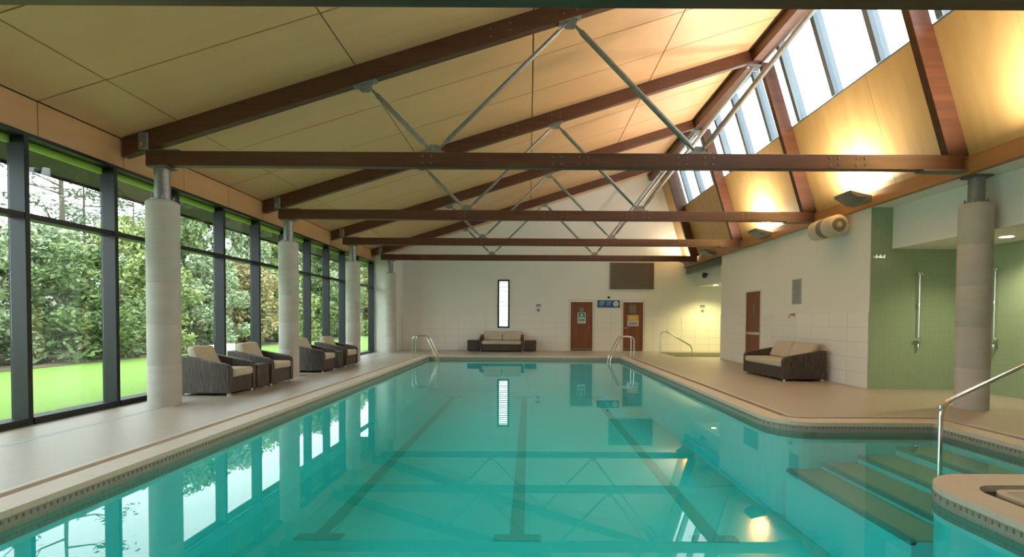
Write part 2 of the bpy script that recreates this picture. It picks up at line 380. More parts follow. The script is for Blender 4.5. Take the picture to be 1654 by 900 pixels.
# blue direction sign
sg = empty('direction_sign', (3.43, YB, 2.035)); tag(sg, 'blue sign with a white round symbol between the two far doors', 'sign')
MB().box(-.48, .48, -.03, 0, -.155, .155, .004, 1).build('sign_board', M['blue'], sg)
MB().lathe([(.115, -.036), (.115, -.031)], (.31, 0, 0), 'y', 24).build('round_symbol', M['paper'], sg)
MB().lathe([(.06, -.041), (.06, -.037)], (.31, 0, 0), 'y', 20).build('symbol_centre', M['lblue'], sg)
for x0, x1 in ((-.40, -.16), (-.08, .12)):
    for z, e in ((.07, 0), (.01, .03), (-.06, .06)): MB().box(x0, x1 - e, -.034, -.031, z, z + .03).build('text_line', M['lblue'], sg)
dm = MB().lathe([(.055, 0), (.055, -.03), (.045, -.07), (.02, -.095)], (3.43, YB, 2.31), 'y', 16).build('alarm_sounder', M['black'], smooth=True); tag(dm, 'small dark round sounder above the blue sign', 'sounder')
for x, lb in ((.41, 'small white wall notice with a dark spot left of the doors'), (7.47, 'white wall notice with a dark figure in the lit alcove')):
    n_ = empty('wall_notice', (x, YB, 1.83)); tag(n_, lb, 'notice')
    MB().box(-.14, .14, -.008, 0, -.2, .2).build('sheet', M['paper'], n_)
    MB().box(-.10, .10, -.011, -.008, .10, .17).build('text_line', M['ink'], n_); MB().box(-.10, .10, -.011, -.008, .05, .075).build('text_line', M['ink'], n_)
    MB().lathe([(.065, -.012), (.065, -.008)], (0, 0, -.08), 'y', 16).build('symbol', M['ink'], n_)
# slit window
w1 = empty('window_slit', (sum(W1[:2]) / 2, YB, W1[2])); w1.name = 'window_30'; struct(w1, 'tall narrow dark framed window with a blind in the far wall')
hw, hh = (W1[1] - W1[0]) / 2, W1[3] - W1[2]
MB().slab(rect(-hw, hw, 0, hh), [rect(-hw + .075, hw - .075, .075, hh - .075)], XZ, -.01, .12).build('window_frame', M['frame'], w1)
MB().box(-hw + .075, hw - .075, .05, .058, .075, hh - .075).build('pane', M['glass'], w1)
sl = MB().box(-hw + .08, hw - .08, .062, .092, -.015, .015).mesh('blind_slat', M['slat'])
for k in range(21):
    o = link('blind_slat', sl, w1); o.location = (0, 0, .12 + k * (hh - .24) / 20)
# louvred vent
vt = empty('vent_grille', (4.42, YB, 2.66)); tag(vt, 'large bronze louvred vent high on the far wall', 'vent')
MB().slab(rect(-.95, .95, 0, 1.15), [rect(-.90, .90, .05, 1.10)], XZ, -.06, 0).build('vent_frame', M['louvre'], vt)
MB().box(-.9, .9, -.012, 0, .05, 1.10).build('backing', M['gap'], vt)
lm = MB().hexa([(-.9, -.058, -.03), (.9, -.058, -.03), (.9, -.048, -.03), (-.9, -.048, -.03), (-.9, -.022, .03), (.9, -.022, .03), (.9, -.013, .03), (-.9, -.013, .03)]).mesh('louvre_slat', M['louvre'])
for k in range(12):
    o = link('louvre_slat', lm, vt); o.location = (0, 0, .105 + k * .0855)

wn = MB().slab([(-6.46, 0), (9.4, 0), (9.4, 3.8), (6.9, 3.8), (XA + .1, ZA + .3), (-6.46, ZC(-6.46) + .3)], [], XZ, YN - .2, YN - .001).build('wall_near', M['white']); struct(wn, 'white end wall behind the camera')
# ------------------------------------------------------------------ window wall
wl = MB().box(-6.46, -5.44, 19.42, YB, 0, ZC(-6.46) + .02).build('wall_left', M['white']); struct(wl, 'white wall stub at the far end of the window wall')
MY = [6.0 + 1.29 * k for k in range(-7, 11)]
MY[-1] = 19.38 - .06
def window_unit(i, y0, y1):
    w_ = empty('window_%d' % i, (XG, y0, 0)); L = y1 - y0; struct(w_, 'dark framed full height garden window, number %d along the window wall' % i)
    w_['label'] = 'dark framed full height garden window in the left wall'; w_['group'] = 'garden windows'
    MB().box(-.22, 0, -.03, .03, 0, 3.62, .004, 1).build('mullion', M['frame'], w_)
    if i == len(MY) - 1: MB().box(-.22, 0, L - .03, L + .03, 0, 3.62, .004, 1).build('mullion', M['frame'], w_)
    MB().box(-.235, .012, .031, L - .031, 0, .085).build('sill_rail', M['frame'], w_)
    MB().box(-.20, -.01, .031, L - .031, 2.565, 2.635).build('transom', M['frame'], w_)
    MB().box(-.22, 0, .031, L - .031, 3.575, 3.62).build('head_rail', M['frame'], w_)
    MB().box(-.215, -.18, .031, L - .031, 3.485, 3.574).build('green_strip', M['lime'], w_)
    MB().box(-.20, -.19, .031, L - .031, .086, 2.564).build('pane', M['glass'], w_)
    MB().box(-.20, -.19, .031, L - .031, 2.636, 3.484).build('pane', M['glass'], w_)
for i in range(len(MY) - 1): window_unit(i + 1, MY[i], MY[i + 1])
fa = MB().box(XG - .22, XG - .02, YN, 19.41, 3.622, 4.02).build('trim_4', M['gap']); struct(fa, 'plywood fascia above the window wall')
for k in range(-9, 12):
    y0, y1 = max(YN, 6.14 + 1.29 * k + .005), min(19.41, 6.14 + 1.29 * (k + 1) - .005)
    if y1 > y0 + .1: MB().box(XG - .019, XG, y0, y1, 3.624, 4.05).build('fascia_panel', M['plyf'], fa)

# ------------------------------------------------------------------ roof: ceiling panels, raking face, roof light
slope = lambda x0, x1, y0, y1, a, b: [(x0, y0, ZC(x0) + a), (x1, y0, ZC(x1) + a), (x1, y1, ZC(x1) + a), (x0, y1, ZC(x0) + a), (x0, y0, ZC(x0) + b), (x1, y0, ZC(x1) + b), (x1, y1, ZC(x1) + b), (x0, y1, ZC(x0) + b)]
ce = MB().hexa(slope(-7.4, XA, YN, YB, .036, .30)).build('ceiling', M['gap']); struct(ce, 'sloping birch plywood ceiling')
XJ = [-6.2, -5.33, -2.64, .05, 2.74, 5.45]
for k in range(-9, 12):
    y0, y1 = max(YN, 6.14 + 1.29 * k), min(YB, 6.14 + 1.29 * (k + 1))
    if y1 - y0 < .1: continue
    for a, b in zip(XJ[:-1], XJ[1:]): MB().hexa(slope(a + .010, b - .010, y0 + .010, y1 - .010, 0, .035)).build('ceiling_panel', M['ply'], ce)
face = lambda z0, z1, y0, y1, a, b: [(XF(z0) + a, y0, z0), (XF(z0) + b, y0, z0), (XF(z0) + b, y1, z0), (XF(z0) + a, y1, z0), (XF(z1) + a, y0, z1), (XF(z1) + b, y0, z1), (XF(z1) + b, y1, z1), (XF(z1) + a, y1, z1)]
rf = MB().hexa(face(3.62, ZSILL, YN, YB, .021, .2)).hexa(face(ZSILL, ZA + .05, TY[4] + .1, YB, .021, .2)).build('wall_right_raking', M['gap']); rf.name = 'wall_raking'; struct(rf, 'raking plywood wall below the roof light')
for k in range(-9, 12):
    y0, y1 = max(YN, 7.55 + 1.29 * k + .003), min(YB, 7.55 + 1.29 * (k + 1) - .003)
    if y1 - y0 < .1: continue
    MB().hexa(face(3.86, ZSILL, y0, y1, 0, .02)).build('raking_panel', M['plyv'], rf)
MB().hexa(face(ZSILL + .006, ZA - .02, TY[4] + .1, YB, 0, .02)).build('raking_panel', M['plyv'], rf)
MB().box(6.64, 6.758, YN, YB, 3.60, 3.855).build('bottom_rail', M['rail'], rf)
CB = [7.22 + 1.24 * k for k in range(-9, 10)]
CB = [y for y in CB if YN < y < TY[4]] + [TY[4] + .05]
for i in range(len(CB) - 1):
    w_ = empty('window_%d' % (40 + i), (0, CB[i], ZSILL)); L = CB[i + 1] - CB[i]
    struct(w_, 'blue grey framed roof light pane on the raking wall'); w_['group'] = 'roof light panes'
    def fc(z0, z1, y0, y1, a, b): return [(x, y, z - ZSILL) for x, y, z in face(z0, z1, y0, y1, a, b)]
    MB().hexa(fc(ZSILL + .03, ZA - .12, -.055, .055, -.02, .17)).build('glazing_bar', M['frameg'], w_)
    MB().hexa(fc(ZSILL, ZSILL + .029, -.05, L - .056, .0, .14)).build('sill', M['frameg'], w_)
    MB().hexa(fc(ZSILL + .03, ZA - .12, .056, L - .056, .07, .08)).build('pane', M['cglass'], w_)
    MB().hexa(fc(ZA - .119, ZA + .05, -.05, L - .056, .0, .14)).build('head_rail', M['frameg'], w_)
rb = MB().box(5.10, 5.36, YN, YB - .01, 7.30, 7.60, .008, 1).build('ridge_beam', M['beam']); tag(rb, 'dark timber ridge beam running the length of the roof light', 'beam')

# ------------------------------------------------------------------ right side: wall, shower recess, soffits, alcove
DR = (14.10, 15.02); DRH = 2.22
wr = MB().slab([(WR0, 0), (WR1, 0), (WR1, 3.60), (WR0, 3.60)], [rect(DR[0] - .05, DR[1] + .05, -.0001, DRH + .05)] if False else [], YZ, XR, XR + .14)
wr.bm.free(); wr = MB().slab([(WR0, 0), (DR[0] - .05, 0), (DR[0] - .05, DRH + .05), (DR[1] + .05, DRH + .05), (DR[1] + .05, 0), (WR1, 0), (WR1, 3.598), (WR0, 3.598)], [], YZ, XR, XR + .14).build('wall_right', M['white'])
struct(wr, 'white right wall with a tiled lower band')
tmr = MB().box(-.012, 0, -TW / 2 + .004, TW / 2 - .004, -RH / 2 + .004, RH / 2 - .004, .002, 1).mesh('wall_tile', M['tile'])
for a, b in ((WR0, DR[0] - .05), (DR[1] + .05, WR1)):
    MB().box(XR - .006, XR - .0005, a, b, 0, TILE_TOP).build('grout_bed', M['grout'], wr)
    n = round((b - a) / TW); s = (b - a) / n
    for i in range(n):
        for k in range(5):
            o = link('wall_tile', tmr, wr); o.location = (XR - .004, a + s * (i + .5), RH * (k + .5)); o.scale = (1, s / TW, 1)
d3 = empty('door_3', (XR, sum(DR) / 2, 0)); struct(d3, 'narrow brown door in the white right wall')
hd = (DR[1] - DR[0]) / 2
MB().slab([(-hd - .049, .001), (hd + .049, .001), (hd + .049, DRH + .049), (-hd - .049, DRH + .049)], [[(-hd, .004), (hd, .004), (hd, DRH), (-hd, DRH)]], YZ, -.02, .12).build('door_frame', M['doorframe'], d3)
MB().box(.0, .045, -hd + .005, hd - .005, .01, DRH - .005, .003, 1).build('door_leaf', M['door'], d3)
MB().box(-.012, -.001, -.42, .42, .93, 1.0).build('push_plate', M['chrome'], d3)
MB().box(-.006, -.001, -.12, .02, 1.55, 1.82).build('vision_panel', M['band'], d3)
nr = empty('wall_notice', (XR, 12.2, 2.085)); tag(nr, 'tall grey notice of many text lines above the right sofa', 'notice')
MB().box(-.012, 0, -.215, .215, -.32, .32, .002, 1).build('sheet', M['greysheet'], nr)
tl = MB().box(-.015, -.012, -.17, .17, -.012, .012).mesh('text_line', M['ink'])
for k in range(13):
    o = link('text_line', tl, nr); o.location = (0, 0, -.27 + k * .045); o.scale = (1, 1 - .06 * (k % 4), 1)
tp = empty('wall_tap', (XR - .016, 12.27, 1.50)); tag(tp, 'small brass tap on the right wall below the tall notice', 'tap')
MB().lathe([(.04, 0), (.04, -.02), (.018, -.025), (.018, -.09)], (0, 0, 0), 'x', 14).build('tap_body', M['brass'], tp, True)
MB().tube(fillet([(-.08, 0, 0), (-.13, 0, 0), (-.13, 0, -.09)], .03), .012, 8).build('spout', M['brass'], tp, True)
MB().box(-.07, -.04, -.05, .05, .018, .03, .004, 1).build('tap_lever', M['black'], tp)
gw = MB().box(XR + .004, 8.80, WR0 - .03, WR0 - .001, 0, 3.598).build('wall_shower_end', M['green']); struct(gw, 'green mosaic end wall of the shower recess')
gs = MB().box(8.66, 8.80, YN, WR0 - .032, 0, 3.5).build('wall_shower_side', M['greens']); struct(gs, 'green mosaic side wall of the shower recess')
aw = MB().box(XR + .145, 9.4, WR1 - .14, WR1, 0, 3.59).build('wall_alcove_near', M['white']); struct(aw, 'white near wall of the far alcove')
as_ = MB().box(9.26, 9.4, WR1 + .001, YB - .001, 0, 3.59).build('wall_alcove_side', M['white']); struct(as_, 'white side wall of the far alcove')
s1 = MB().box(6.70, 9.4, YN, YB - .001, 3.60, 3.85)
s1.bm.free()
s1 = MB().box(6.76, 9.4, YN, YB - .002, 3.60, 3.80).build('ceiling_right', M['white']); struct(s1, 'white flat ceiling over the right side of the hall')
for a, b, n_ in ((YN, WR0 - .032, 'shower'), (WR1 + .002, YB - .002, 'alcove')):
    q = MB().box(7.17, 8.655 if n_ == 'shower' else 9.255, a, b, 2.78, 2.86).box(7.17, 7.25, a, b, 2.861, 3.598).build('ceiling_%s' % n_, M['white']); struct(q, 'white dropped soffit over the %s' % ('shower recess' if n_ == 'shower' else 'far alcove'))
gb = empty('steel_beam', (6.80, 17.0, 3.33)); tag(gb, 'grey steel beam over the opening of the far alcove', 'beam')
MB().box(-.09, .09, .005, 3.79, 0, .02).build('flange', M['plate'], gb); MB().box(-.09, .09, .005, 3.79, .248, .268).build('flange', M['plate'], gb); MB().box(-.05, .05, .005, 3.79, .021, .247).build('web', M['plate'], gb)

# ------------------------------------------------------------------ concrete columns
def column(x, y, ztop, r, zs, label, grp=None):
    c = empty('concrete_column', (x, y, 0)); tag(c, label, 'column', grp)
    prof = [(r, 0)]
    for k in range(1, 5): prof += [(r, ztop * k / 5 - .006), (r - .003, ztop * k / 5), (r, ztop * k / 5 + .006)]
    MB().lathe(prof + [(r, ztop - .03), (r - .03, ztop)], (0, 0, 0), 'z', 36).build('shaft', M['concrete'], c, True)
    MB().lathe([(.105, ztop + .025), (.105, zs - .032)], (0, 0, 0), 'z', 24).build('steel_stub', M['steel'], c, True)
    MB().box(-.15, .15, -.12, .12, zs - .031, zs - .003).build('head_plate', M['plate'], c)
    MB().lathe([(.155, ztop + .001), (.155, ztop + .024)], (0, 0, 0), 'z', 24).build('base_plate', M['steel'], c)
    bm_ = MB().lathe([(.014, 0), (.014, .05)], (0, 0, ztop + .0245), 'z', 6).mesh('bolt', M['steel'])
    for a in (.6, 2.2, 3.8, 5.3):
        o = link('bolt', bm_, c); o.location = (.135 * math.cos(a), .135 * math.sin(a), 0)
for y, lb in ((TY[1], 'round concrete column beside the window wall, nearest to the camera'), (TY[2], 'round concrete column between the two pairs of wicker armchairs'), (TY[3], 'round concrete column just beyond the farthest wicker armchair'), (TY[4] - .1, 'round concrete column near the far left corner')):
    column(-5.61 if y < 15 else -5.52 if y < 17 else -5.42, y, 3.12, .217, 3.645, lb)
column(6.90, 7.50, 3.17, .212, 3.598, 'round concrete column standing in front of the green showers')

# ------------------------------------------------------------------ roof trusses
ORD = ['cut off along the top edge of the photo', 'nearest of those seen whole', 'second of those seen whole', 'third of those seen whole', 'farthest, just before the white end wall']
def truss(i, y):
    t = empty('roof_truss', (0, y, 0)); tag(t, 'brown timber and steel roof truss, ' + ORD[i], 'roof truss')
    hy = .065
    # rafter (top chord)
    zr = lambda x: ZC(x) - .003
    MB().prism([(-6.16, zr(-6.16) - .29), (5.20, zr(5.20) - .29), (5.44, zr(5.44)), (-6.16, zr(-6.16))], XZ, -hy, hy, .006, 1).build('rafter', M['beam'], t)
    MB().box(-5.82, 6.585, -hy, hy, 3.65, 3.872, .006, 1).build('tie_beam', M['beam'], t)
    zi = 7.29
    MB().prism([(XF(3.873) - .315, 3.873), (XF(3.873) - .004, 3.873), (XF(zi) - .004, zi), (XF(zi) - .30, zi)], XZ, -hy, hy, .006, 1).build('raking_post', M['beam'], t)
    # steel web members
    zb = lambda x: zr(x) - .29
    A, B, P, Q, T1, T2 = (-2.50, zb(-2.5)), (.60, zb(.6)), (5.20, 7.24), (5.20, 7.24), (-1.46, 3.872), (2.58, 3.872)
    def rod(a, b, r, off=0):
        a, b = Vector((a[0], off, a[1])), Vector((b[0], off, b[1])); d = (b - a).normalized(); a = a + d * .10; b = b - d * .10
        rr = MB().tube([a, a + d * .10, a + d * .16, b - d * .16, b - d * .10, b], [r * .55, r * .55, r, r, r * .55, r * .55], 12).build('web_rod', M['steel'], t, True)
    rod(A, T1, .038); rod(T1, B, .031); rod(B, T2, .042); rod(T2, P, .040, -.05); rod(T2, P, .040, .05)
    for (x, z), top in ((A, 1), (B, 1), (P, 1), (T1, 0), (T2, 0)):
        s = -1 if top else 1; dz = .312 if top and (x, z) != P else 0
        pl = MB().hexa([(x - .17, -.06, z - .17 * dz), (x + .17, -.06, z + .17 * dz), (x + .17, .06, z + .17 * dz), (x - .17, .06, z - .17 * dz)] + [(x - .17, -.06, z - .17 * dz + s * .018), (x + .17, -.06, z + .17 * dz + s * .018), (x + .17, .06, z + .17 * dz + s * .018), (x - .17, .06, z - .17 * dz + s * .018)]).build('node_plate', M['steel'], t)
        MB().prism([(x - .13, z + s * .018 - .13 * dz), (x + .13, z + s * .018 + .13 * dz), (x + .06, z + s * .13), (x - .06, z + s * .13)], XZ, -.012, .012).build('gusset', M['steel'], pl)
    # bolt heads on the tie
    b = MB()
    for x0 in (-1.62, .35, .75, 2.25, 2.65, 4.55, 4.95):
        for dx in (0, .13):
            for z in (3.71, 3.81): b.lathe([(.016, -hy - .012), (.016, -hy - .0005)], (x0 + dx, 0, z), 'y', 6)
    tag(b.build('bolt_heads', M['plate'], t), kind='stuff')
    b = MB()
    for x0 in (-.6, -.3, .5, .7, 3.0, 3.2):
        for dz in (-.09, -.20): b.lathe([(.016, -hy - .012), (.016, -hy - .0005)], (x0, 0, zr(x0) + dz), 'y', 6)
    tag(b.build('bolt_heads', M['plate'], t), kind='stuff')
    # bearing clamp at the eaves and plate under the right end
    c = MB().box(-5.90, -5.74, -.10, -.067, 3.90, 4.13).box(-5.86, -5.78, -.10, .10, 4.131, 4.15) if False else MB().box(-5.90, -5.76, -.095, -.067, 3.885, 4.14, .005, 1)
    cl = c.build('bearing_clamp', M['steel'], t)
    MB().lathe([(.03, -.125), (.03, -.096)], (-5.83, 0, 3.95), 'y', 6).build('clamp_bolt', M['chrome'], cl); MB().lathe([(.03, -.125), (.03, -.096)], (-5.83, 0, 4.07), 'y', 6).build('clamp_bolt', M['steel'], cl)
    MB().box(-5.80, -5.30, -.09, .09, 3.873, 3.885).build('bearing_plate', M['plate'], t)
    MB().box(5.95, 6.60 if i != 1 else 7.0, -.09, .09, 3.628, 3.648).build('end_plate', M['plate'], t)
for i, y in enumerate(TY): truss(i, y)

# ------------------------------------------------------------------ wall uplights (the real lamps of the hall)
UP = [(5.75, 1), (9.62, 1), (13.49, 1), (17.36, 0), (19.85, 1)]
UL = ['wall uplight just out of the frame on the right', 'lit grey wall uplight nearest the green shower recess', 'lit grey wall uplight above the right wall door', 'dark unlit wall uplight at the end of the right wall', 'lit wall uplight closest to the far end wall']
for (y, on), lb in zip(UP, UL):
    u = empty('wall_uplight', (6.60, y, 3.72)); tag(u, lb, 'uplight')
    MB().prism([(0, -.06), (-.16, -.05), (-.40, .10), (-.42, .16), (0, .06)], XZ, -.26, .26, .008, 1).build('housing', M['fitting'], u)
    MB().box(-.30, -.12, -.262, -.2601, -.0, .02).build('seam', M['black'], u)
    if on:
        MB().hexa([(-.10, -.18, .0885), (-.36, -.18, .1515), (-.36, .18, .1515), (-.10, .18, .0885), (-.10, -.18, .0965), (-.36, -.18, .1595), (-.36, .18, .1595), (-.10, .18, .0965)]).build('lamp_glass', M['hot'], u)
        l = bpy.data.lights.new('uplight_lamp', 'AREA'); l.shape = 'RECTANGLE'; l.size = .22; l.size_y = .3; l.energy = 125 if y < 19 else 18; l.color = (1, .89, .74)
        lo = link('uplight_light', l, u); lo.location = (-.22, 0, .19); lo.rotation_euler = (math.pi, math.radians(-8), 0)
def downlight(x, y, z, e, lb, col=(1, .90, .60)):
    d = empty('downlight', (x, y, z)); tag(d, lb, 'downlight')
    MB().lathe([(.11, -.008), (.11, 0)], (0, 0, 0), 'z', 28).build('trim_ring', M['paper'], d); MB().lathe([(.088, -.012), (.088, -.0085)], (0, 0, 0), 'z', 28).build('lens', M['lamp'], d)
    l = bpy.data.lights.new('downlight_lamp', 'SPOT'); l.energy = e; l.spot_size = math.radians(140); l.spot_blend = .8; l.shadow_soft_size = .08; l.color = col
    lo = link('downlight_light', l, d); lo.location = (0, 0, -.03)
downlight(7.97, 8.10, 2.78, 95, 'round downlight in the soffit over the showers')
downlight(7.55, 19.55, 2.78, 280, 'round downlight in the far alcove soffit', (1, .84, .36))
cc = empty('security_camera', (7.168, 19.4, 3.2)); tag(cc, 'small black security camera on the alcove bulkhead', 'camera')
MB().lathe([(.03, 0), (.03, -.10)], (0, 0, 0), 'x', 12).build('bracket', M['black'], cc, True); MB().lathe([(.03, -.16), (.08, -.14), (.09, -.05), (.08, .04), (.04, .06)], (-.14, 0, 0), 'z', 16).build('camera_body', M['black'], cc, True)

# ------------------------------------------------------------------ loudspeaker
sp = empty('loudspeaker', (6.47, 10.5, 3.36)); sp.scale = (1.12, 1.12, 1.12); sp.location.x = 6.447; tag(sp, 'beige barrel shaped loudspeaker with a dark band high on the right wall', 'loudspeaker')
MB().lathe([(.15, -.36), (.19, -.34), (.195, -.10), (.19, -.085)], (0, 0, 0), 'y', 32).build('near_drum', M['beige'], sp, True)
MB().lathe([(.19, .085), (.195, .10), (.19, .34), (.15, .36)], (0, 0, 0), 'y', 32).build('far_drum', M['beige'], sp, True)
MB().lathe([(.182, -.084), (.182, .084)], (0, 0, 0), 'y', 32).build('middle_band', M['band'], sp, True)
MB().lathe([(.12, -.372), (.13, -.361)], (0, 0, 0), 'y', 24).build('speaker_cone', M['band'], sp, True); MB().lathe([(.05, -.385), (.05, -.373)], (0, 0, 0), 'y', 16).build('cone_cap', M['beige'], sp, True)
MB().box(.17, .279, -.05, .05, -.04, .04).build('wall_bracket', M['band'], sp)

# ------------------------------------------------------------------ showers
def shower(loc, rz, lb):
    s = empty('shower_riser', loc, rz); tag(s, lb, 'shower')     # local: wall at y = 0, room towards -y
    MB().tube([(0, -.055, .0), (0, -.055, 1.24)], .014, 10).build('riser_rail', M['chrome'], s, True)
    MB().box(-.06, .06, -.09, 0, 1.241, 1.29, .008, 2).build('top_bracket', M['chrome'], s)
    MB().tube(fillet([(0, -.06, 1.27), (0, -.20, 1.27), (0, -.23, 1.20)], .04), .011, 8).build('head_arm', M['chrome'], s, True)
    MB().lathe([(.02, .03), (.045, 0)], (0, -.235, 1.165), 'z', 18).build('shower_head', M['chrome'], s, True)
    MB().lathe([(.028, 0), (.028, .05)], (0, -.055, .64), 'z', 14).build('slide_clamp', M['chrome'], s, True)
    MB().lathe([(.045, -.085), (.05, -.07), (.05, 0)], (0, 0, -.03), 'y', 20).build('mixer_valve', M['chrome'], s, True)
    MB().tube([(-.09, -.06, -.03), (.09, -.06, -.03)], .018, 10).build('valve_lever', M['chrome'], s, True)
    MB().lathe([(.022, 0), (.03, .03), (.022, .09)], (0, -.055, -.20), 'z', 14).build('tap_outlet', M['chrome'], s, True)
shower((7.69, WR0 - .03, 1.02), 0, 'chrome shower riser on the green end wall left of the concrete column')
shower((8.66, 8.93, 1.05), -math.pi / 2, 'chrome shower riser on the green side wall right of the concrete column')
hk = empty('towel_hook', (6.86, WR0 - .03, 2.62)); tag(hk, 'small chrome hook rail at the corner of the green wall', 'hook')
MB().box(-.07, .17, -.012, 0, -.02, .02, .003, 1).build('hook_rail', M['chrome'], hk)
for x in (-.03, .05, .13): MB().tube(fillet([(x, -.0125, 0), (x, -.05, -.01), (x, -.055, .04)], .015), .007, 6).build('hook', M['chrome'], hk, True)

# ------------------------------------------------------------------ handrails and ladders
h = empty('handrail', (4.33, 5.05, -.36)); tag(h, 'polished steel handrail rising over the pool steps at the right', 'handrail')
MB().tube(fillet([(0, 0, -.058), (.0, 0, .84), (.93, 0, 1.29), (1.55, 0, 1.59), (1.75, 0, 1.59), (1.75, 0, .3605)], .14, 8), .0225, 14).build('rail', M['chrome'], h, True)
MB().lathe([(.05, -.058), (.05, -.045), (.03, -.04)], (0, 0, 0), 'z', 16).build('floor_flange', M['chrome'], h, True); MB().lathe([(.05, .3605), (.05, .372), (.03, .378)], (1.75, 0, 0), 'z', 16).build('floor_flange', M['chrome'], h, True)
MB().lathe([(.026, .80), (.026, .83)], (0, 0, 0), 'z', 14).build('joint_collar', M['chrome'], h, True)
h = empty('handrail', (4.98, 18.3, 0)); tag(h, 'slim steel handrail sloping down into the plunge pool', 'handrail')
MB().tube(fillet([(0, 0, .002), (0, 0, .86), (.22, 0, .93), (1.20, 0, .36), (1.26, 0, -.3)], .12, 6), .022, 12).build('rail', M['chrome'], h, True)
MB().lathe([(.05, .001), (.05, .012)], (0, 0, 0), 'z', 16).build('floor_flange', M['chrome'], h, True)
def ladder(loc, s, lb):
    l = empty('pool_ladder', loc); tag(l, lb, 'ladder')
    for dy in (0, .5):
        MB().tube(fillet([(-s * .36, dy, .005), (-s * .36, dy, .76), (s * .10, dy, .76), (s * .46, dy, -.02), (s * .46, dy, -1.0)], .16, 7), .021, 12).build('side_rail', M['chrome'], l, True)
        MB().lathe([(.045, .005), (.045, .016)], (-s * .36, dy, 0), 'z', 14).build('floor_flange', M['chrome'], l)
    for z in (-.30, -.55, -.80): MB().box(s * .46 - .04, s * .46 + .04, .022, .478, z, z + .03, .004, 1).build('tread', M['chrome'], l)
ladder((-3.62, 16.55, 0), 1, 'pool ladder at the far left corner of the pool')
ladder((3.30, 16.75, 0), -1, 'pool ladder at the far right corner, in front of the yellow notice door')

# ------------------------------------------------------------------ wicker furniture
def cushion(x0, x1, y0, y1, z0, z1, r=.05, puff=.02):
    m = MB().box(x0, x1, y0, y1, z0, z1, r, 3)
    return m
def seat(name, cat, W, D, loc, rz, lb, nback, grp=None):
    """local: +x is the front, y across, origin on the floor under the middle"""
    t = empty(name, loc, rz); tag(t, lb, cat, grp); h = W / 2; d = D / 2
    prof = [(-d, .045), (d, .045), (d, .48), (d - .03, .525), (d - .10, .555), (-d + .12, .685), (-d, .69)]
    for s in (-1, 1):
        a, b = (h - .10, h) if s > 0 else (-h, -h + .10)
        MB().prism(prof, XZ, a, b, .018, 2).build('arm', M['wicker'], t)
    MB().box(-d + .003, -d + .10, -h + .101, h - .101, .045, .69, .015, 2).build('backrest', M['wicker'], t)
    MB().box(-d + .101, d - .02, -h + .101, h - .101, .045, .31, .01, 2).build('seat_base', M['wicker'], t)
    cushion(-d + .16, d + .015, -h + .105, h - .105, .311, .455, .045).build('seat_cushion', M['cushion'], t, True)
    wb = (2 * h - .21) / nback
    for k in range(nback):
        y0 = -h + .105 + k * wb + .003; y1 = y0 + wb - .006
        c = MB().hexa([(-d + .13, y0, .46), (-d + .32, y0, .46), (-d + .32, y1, .46), (-d + .13, y1, .46), (-d + .0, y0 + .02, .83), (-d + .15, y0 + .02, .85), (-d + .15, y1 - .02, .85), (-d + .0, y1 - .02, .83)], .055, 3)
        # shift the lean so the pillow rests against the back
        bmesh.ops.translate(c.bm, verts=c.bm.verts, vec=(.06, 0, 0)); c.build('back_cushion', M['cushion'], t, True)
    fm = MB().lathe([(.03, 0), (.03, .044)], (0, 0, 0), 'z', 12).mesh('foot', M['foot'])
    for sx in (-1, 1):
        for sy in (-1, 1):
            o = link('foot', fm, t); o.location = (sx * (d - .06), sy * (h - .06), 0)
    return t
def side_table(x, y, s, lb, rz=0, grp=None):
    t = empty('side_table', (x, y, 0), rz); tag(t, lb, 'side table', grp); h = s / 2
    MB().box(-h, h, -h, h, .03, .44, .012, 2).build('body', M['wicker'], t); MB().box(-h - .005, h + .005, -h - .005, h + .005, .441, .465, .006, 2).build('table_top', M['wicker'], t)
    fm = MB().lathe([(.022, 0), (.022, .029)], (0, 0, 0), 'z', 10).mesh('foot', M['foot'])
    for sx in (-1, 1):
        for sy in (-1, 1):
            o = link('foot', fm, t); o.location = (sx * (h - .05), sy * (h - .05), 0)
seat('wicker_armchair', 'armchair', .80, .92, (-5.58, 8.66, 0), 0, 'brown wicker armchair with beige cushions right behind the nearest column', 1)
seat('wicker_armchair', 'armchair', .80, .92, (-5.53, 9.98, 0), math.radians(-3), 'brown wicker armchair standing just before the second column', 1)
side_table(-5.33, 9.31, .42, 'small brown wicker side table between the two nearest armchairs')
seat('wicker_armchair', 'armchair', .80, .92, (-5.52, 12.32, 0), 0, 'brown wicker armchair just beyond the second column', 1)
seat('wicker_armchair', 'armchair', .80, .92, (-5.46, 13.72, 0), math.radians(-3), 'brown wicker armchair farthest along the window wall', 1)
side_table(-5.28, 13.01, .42, 'small brown wicker side table between the two farther armchairs')
seat('wicker_sofa', 'sofa', 1.84, .88, (-1.12, 20.30, 0), -math.pi / 2, 'two seat brown wicker sofa against the far wall under the slit window', 2)
side_table(-2.32, 20.36, .48, 'brown wicker cube table left of the far wall sofa'); side_table(.08, 20.36, .48, 'brown wicker cube table right of the far wall sofa')
seat('wicker_sofa', 'sofa', 1.86, .98, (6.10, 11.62, 0), math.pi + math.radians(2), 'brown wicker sofa with beige cushions against the right wall', 2)

